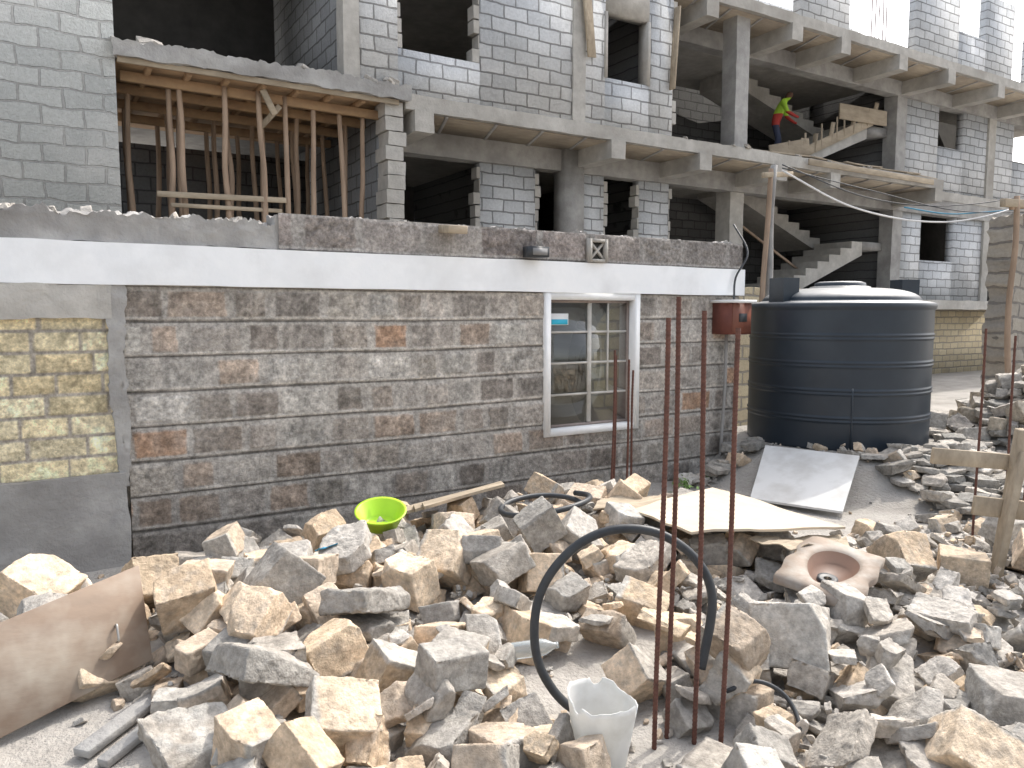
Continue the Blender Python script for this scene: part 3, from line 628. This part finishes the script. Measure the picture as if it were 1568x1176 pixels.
def sheet(name,cs,th,mat,par=None,wav=.0,n=14):
    c=[np.array(v,float) for v in cs];V=[];
    for s in (0,1):
        for i in range(n+1):
            for j in range(n+1):
                u,v=i/n,j/n;p=c[0]*(1-u)*(1-v)+c[1]*u*(1-v)+c[2]*u*v+c[3]*(1-u)*v
                p=p+np.array([0,0,th*s+wav*float(fbm(np.array([u*2.5+c[0][0]]),np.array([v*2.5]),np.array([1.5]),3)[0])]);V.append(tuple(p))
    F=[];m=(n+1)**2;I=lambda i,j:i*(n+1)+j
    for i in range(n):
        for j in range(n):
            F.append((I(i,j),I(i,j+1),I(i+1,j+1),I(i+1,j)));F.append((m+I(i,j),m+I(i+1,j),m+I(i+1,j+1),m+I(i,j+1)))
    for i in range(n):
        F+= [(I(i,0),I(i+1,0),m+I(i+1,0),m+I(i,0)),(I(i+1,n),I(i,n),m+I(i,n),m+I(i+1,n)),(I(0,i+1),I(0,i),m+I(0,i),m+I(0,i+1)),(I(n,i),I(n,i+1),m+I(n,i+1),m+I(n,i))]
    me=bpy.data.meshes.new(name);me.from_pydata(V,[],F);me.update();fixn(me);return link(name,me,mat,par)
m_board=M('chipboard_pale',(.62,.53,.41),(.52,.44,.34),3,.8,.2,40,.004,dirt=(.44,.37,.29))
sheet('plywood_sheet',[(3.14,3.69,.35),(4.15,3.95,.33),(3.95,2.72,.35),(3.02,3.02,.40)],.014,m_board,None,.05)
sheet('plywood_sheet',[(2.98,3.85,.36),(3.25,4.1,.34),(3.75,4.0,.31),(3.3,3.5,.31)],.01,m_plank,None,.08)
sheet('cardboard_scrap',[(3.35,2.62,.36),(3.75,2.55,.34),(3.95,2.75,.30),(3.4,2.95,.33)],.006,m_plank,None,.12)
sheet('white_panel',[(5.06,4.39,.03),(5.30,3.68,.04),(6.04,4.05,.35),(5.78,4.85,.35)],.018,M('melamine_white',(.66,.66,.65),(.58,.58,.57),2,.5,.05,dirt=(.5,.49,.47),dscale=4),None,.0)
for i in range(5):
    sheet('timber_plank' ,[(1.90+.04*i,4.62-.05*i,.27+.02*i),(1.93+.04*i,4.72-.05*i,.27+.02*i),(2.75,4.86-.06*i,.32+.02*i),(2.72,4.76-.06*i,.32+.02*i)],.02,m_plank,None,.01,4)
pn=empty('squat_toilet_pan');m_pan=M('terracotta_glaze',(.33,.27,.22),(.24,.185,.145),4,.65,.35,30,.006,dirt=(.38,.35,.31),dscale=6)
m_pin=M('pan_bowl',(.20,.115,.08),(.15,.09,.065),5,.5,0)
n1=64;V=[];F=[]
def rect(t,a,b):
    c,s=math.cos(t),math.sin(t);k=1/((abs(c)/a)**14+(abs(s)/b)**14)**(1/14);return k*c,k*s
for (kind,sc,z) in [('r',1,-.04),('r',1,0),('o',1.15,.0),('o',1,-.01),('o',.8,-.06),('o',.25,-.075)]:
    for j in range(n1):
        t=2*math.pi*j/n1
        if kind=='r': x,y=rect(t,.30,.2);x+=.012*math.sin(5*t);y+=.01*math.sin(7*t+1)
        else: x,y=.2*sc*math.cos(t)+.01,.115*sc*math.sin(t)*(1+.25*math.cos(t))
        V.append((x,y,z))
F=[(i*n1+j,i*n1+(j+1)%n1,(i+1)*n1+(j+1)%n1,(i+1)*n1+j) for i in range(5) for j in range(n1)]
me=npmesh('pan_body',V,F);fixn(me);o=link('pan_body',me,m_pan,pn);me.materials.append(m_pin)
for p_ in me.polygons:
    if p_.index>=3*n1: p_.material_index=1
lathe('drain_ring',[(.02,0),(.035,.004),(.05,.004),(.052,-.01)],(-.03,0,-.055),m_hose,pn,32)
pn.location=(3.38,2.40,.32);pn.rotation_euler=(.14,-.12,.34)
mbt,nt,b=newmat('clear_bottle');b.inputs['Base Color'].default_value=(.8,.87,.9,1);b.inputs['Transmission Weight'].default_value=.8;b.inputs['Roughness'].default_value=.15
lathe('water_bottle',[(.0,0),(.03,0),(.034,.01),(.034,.14),(.03,.16),(.013,.19),(.013,.21),(0,.21)],(1.58,2.60,.22),mbt,None,32,(0,1.45,-.5))
sheet('blue_scrap',[(1.15,3.72,.42),(1.25,3.72,.44),(1.27,3.8,.38),(1.16,3.82,.38)],.004,m_blue,None,.03,6)
wd=[];wf=[];
for i in range(70):
    c=np.array([4.75,4.85,.05])+rng.normal(0,.06,3)*np.array([1,1,.6])+np.array([0,0,.06]);a=rng.normal(0,1,3);a/=np.linalg.norm(a);b2=np.cross(a,[0,0,1]);s=.03
    k=len(wd);wd+= [tuple(c-a*s),tuple(c+b2*s*.5),tuple(c+a*s),tuple(c-b2*s*.5)];wf.append((k,k+1,k+2,k+3))
link('weed_plant',npmesh('weed_plant',wd,wf),M('weed_leaf',(.08,.16,.03),(.12,.22,.05),9,.6,0))
tf=empty('timber_frame')
bar('post_1',(4.60,2.22,-.02),(4.72,2.16,.82),.06,.05,m_plank,tf);bar('post_2',(4.78,2.30,-.02),(4.70,2.16,.95),.05,.05,m_plank,tf);bar('post_3',(4.70,2.05,-.02),(4.86,2.05,1.0),.07,.03,m_plank,tf)
bar('rail_1',(4.28,2.42,.80),(5.15,2.05,.70),.03,.09,m_plank,tf);bar('rail_2',(4.55,2.32,.50),(5.15,1.98,.42),.03,.11,m_plank,tf)
# ------------------------------------------------------------------ construction worker (leaning forward over the stair)
def person():
    J={'pel':(0,0,.92),'sp':(.06,0,1.10),'ch':(.15,0,1.28),'nk':(.22,0,1.38),'hd':(.29,-.02,1.46),'ht':(.33,-.02,1.55),
       'ls':(.16,.17,1.31),'le':(.24,.22,1.05),'lw':(.40,.16,.90),'rs':(.16,-.17,1.31),'re':(.26,-.23,1.06),'rw':(.44,-.16,.96),
       'lfg':(.47,.14,.86),'rfg':(.51,-.14,.93),
       'lh':(0,.09,.87),'lk':(.10,.11,.48),'lf':(0,.12,.06),'lt':(.16,.13,.03),'rh':(0,-.09,.87),'rk':(.07,-.1,.48),'rf':(-.05,-.1,.06),'rt':(.11,-.12,.03)}
    R={'pel':.13,'sp':.12,'ch':.145,'nk':.055,'hd':.09,'ht':.07,'ls':.07,'le':.048,'lw':.033,'rs':.07,'re':.048,'rw':.033,'lfg':.025,'rfg':.025,'lh':.09,'lk':.06,'lf':.045,'lt':.035,'rh':.09,'rk':.06,'rf':.045,'rt':.035}
    E=[('pel','sp'),('sp','ch'),('ch','nk'),('nk','hd'),('hd','ht'),('ch','ls'),('ls','le'),('le','lw'),('lw','lfg'),('ch','rs'),('rs','re'),('re','rw'),('rw','rfg'),('pel','lh'),('lh','lk'),('lk','lf'),('lf','lt'),('pel','rh'),('rh','rk'),('rk','rf'),('rf','rt')]
    k=list(J);me=bpy.data.meshes.new('worker');me.from_pydata([J[a] for a in k],[(k.index(a),k.index(b)) for a,b in E],[]);me.update()
    o=link('construction_worker',me);sk=o.modifiers.new('s','SKIN');
    for i,a in enumerate(k): me.skin_vertices[0].data[i].radius=(R[a],R[a])
    me.skin_vertices[0].data[0].use_root=True
    o.modifiers.new('d','SUBSURF').levels=2;o.modifiers['d'].render_levels=2
    m,nt,b=newmat('worker_clothes');tc=N(nt,'ShaderNodeTexCoord');sp=N(nt,'ShaderNodeSeparateXYZ');nt.links.new(tc.outputs['Object'],sp.inputs[0])
    cr_=N(nt,'ShaderNodeValToRGB');cr_.color_ramp.interpolation='CONSTANT';e=cr_.color_ramp.elements
    e[0].position=0;e[0].color=(.02,.02,.02,1);e[1].position=.05;e[1].color=(.04,.05,.09,1)
    for p_,c_ in ((.40,(.45,.05,.04,1)),(.53,(.42,.68,.06,1)),(.70,(.12,.06,.04,1)),(.755,(.02,.015,.01,1))):
        q=e.new(p_);q.color=c_
    dv=N(nt,'ShaderNodeMath',operation='DIVIDE');dv.inputs[1].default_value=2.0;nt.links.new(sp.outputs[2],dv.inputs[0]);nt.links.new(dv.outputs[0],cr_.inputs[0])
    nt.links.new(cr_.outputs[0],b.inputs['Base Color']);b.inputs['Roughness'].default_value=.8
    me.materials.append(m);o.location=(14.72,12.35,5.09);o.rotation_euler=(0,0,-.9)
person()

# ------------------------------------------------------------------ light, sky, camera
sd=Vector((.60,.17,.78)).normalized()
el=math.asin(sd.z);az=math.atan2(sd.x,sd.y)
W=bpy.data.worlds.new('World');S.world=W;W.use_nodes=True;nt=W.node_tree
sk=N(nt,'ShaderNodeTexSky',sky_type='NISHITA');sk.sun_disc=False;sk.sun_elevation=el;sk.sun_rotation=az;sk.dust_density=5.0;sk.air_density=1.2;sk.ozone_density=1.0
hs=N(nt,'ShaderNodeHueSaturation');hs.inputs['Saturation'].default_value=.45;hs.inputs['Value'].default_value=2.15
nt.links.new(sk.outputs[0],hs.inputs['Color']);nt.links.new(hs.outputs[0],nt.nodes['Background'].inputs[0]);nt.nodes['Background'].inputs[1].default_value=.15
sl=bpy.data.lights.new('sun','SUN');sl.energy=2.8;sl.angle=math.radians(.6);sl.color=(1,.95,.87)
so=bpy.data.objects.new('sun',sl);COL.objects.link(so);so.rotation_euler=sd.to_track_quat('Z','Y').to_euler()
cd=bpy.data.cameras.new('camera');cd.sensor_width=36;cd.lens=27.09;cd.clip_end=600
co=bpy.data.objects.new('camera',cd);COL.objects.link(co);co.location=(0,0,1.6)
co.rotation_euler=(math.radians(90-5.23),0,math.radians(-31.6));S.camera=co
S.view_settings.view_transform='Standard';S.view_settings.look='None';S.view_settings.exposure=0
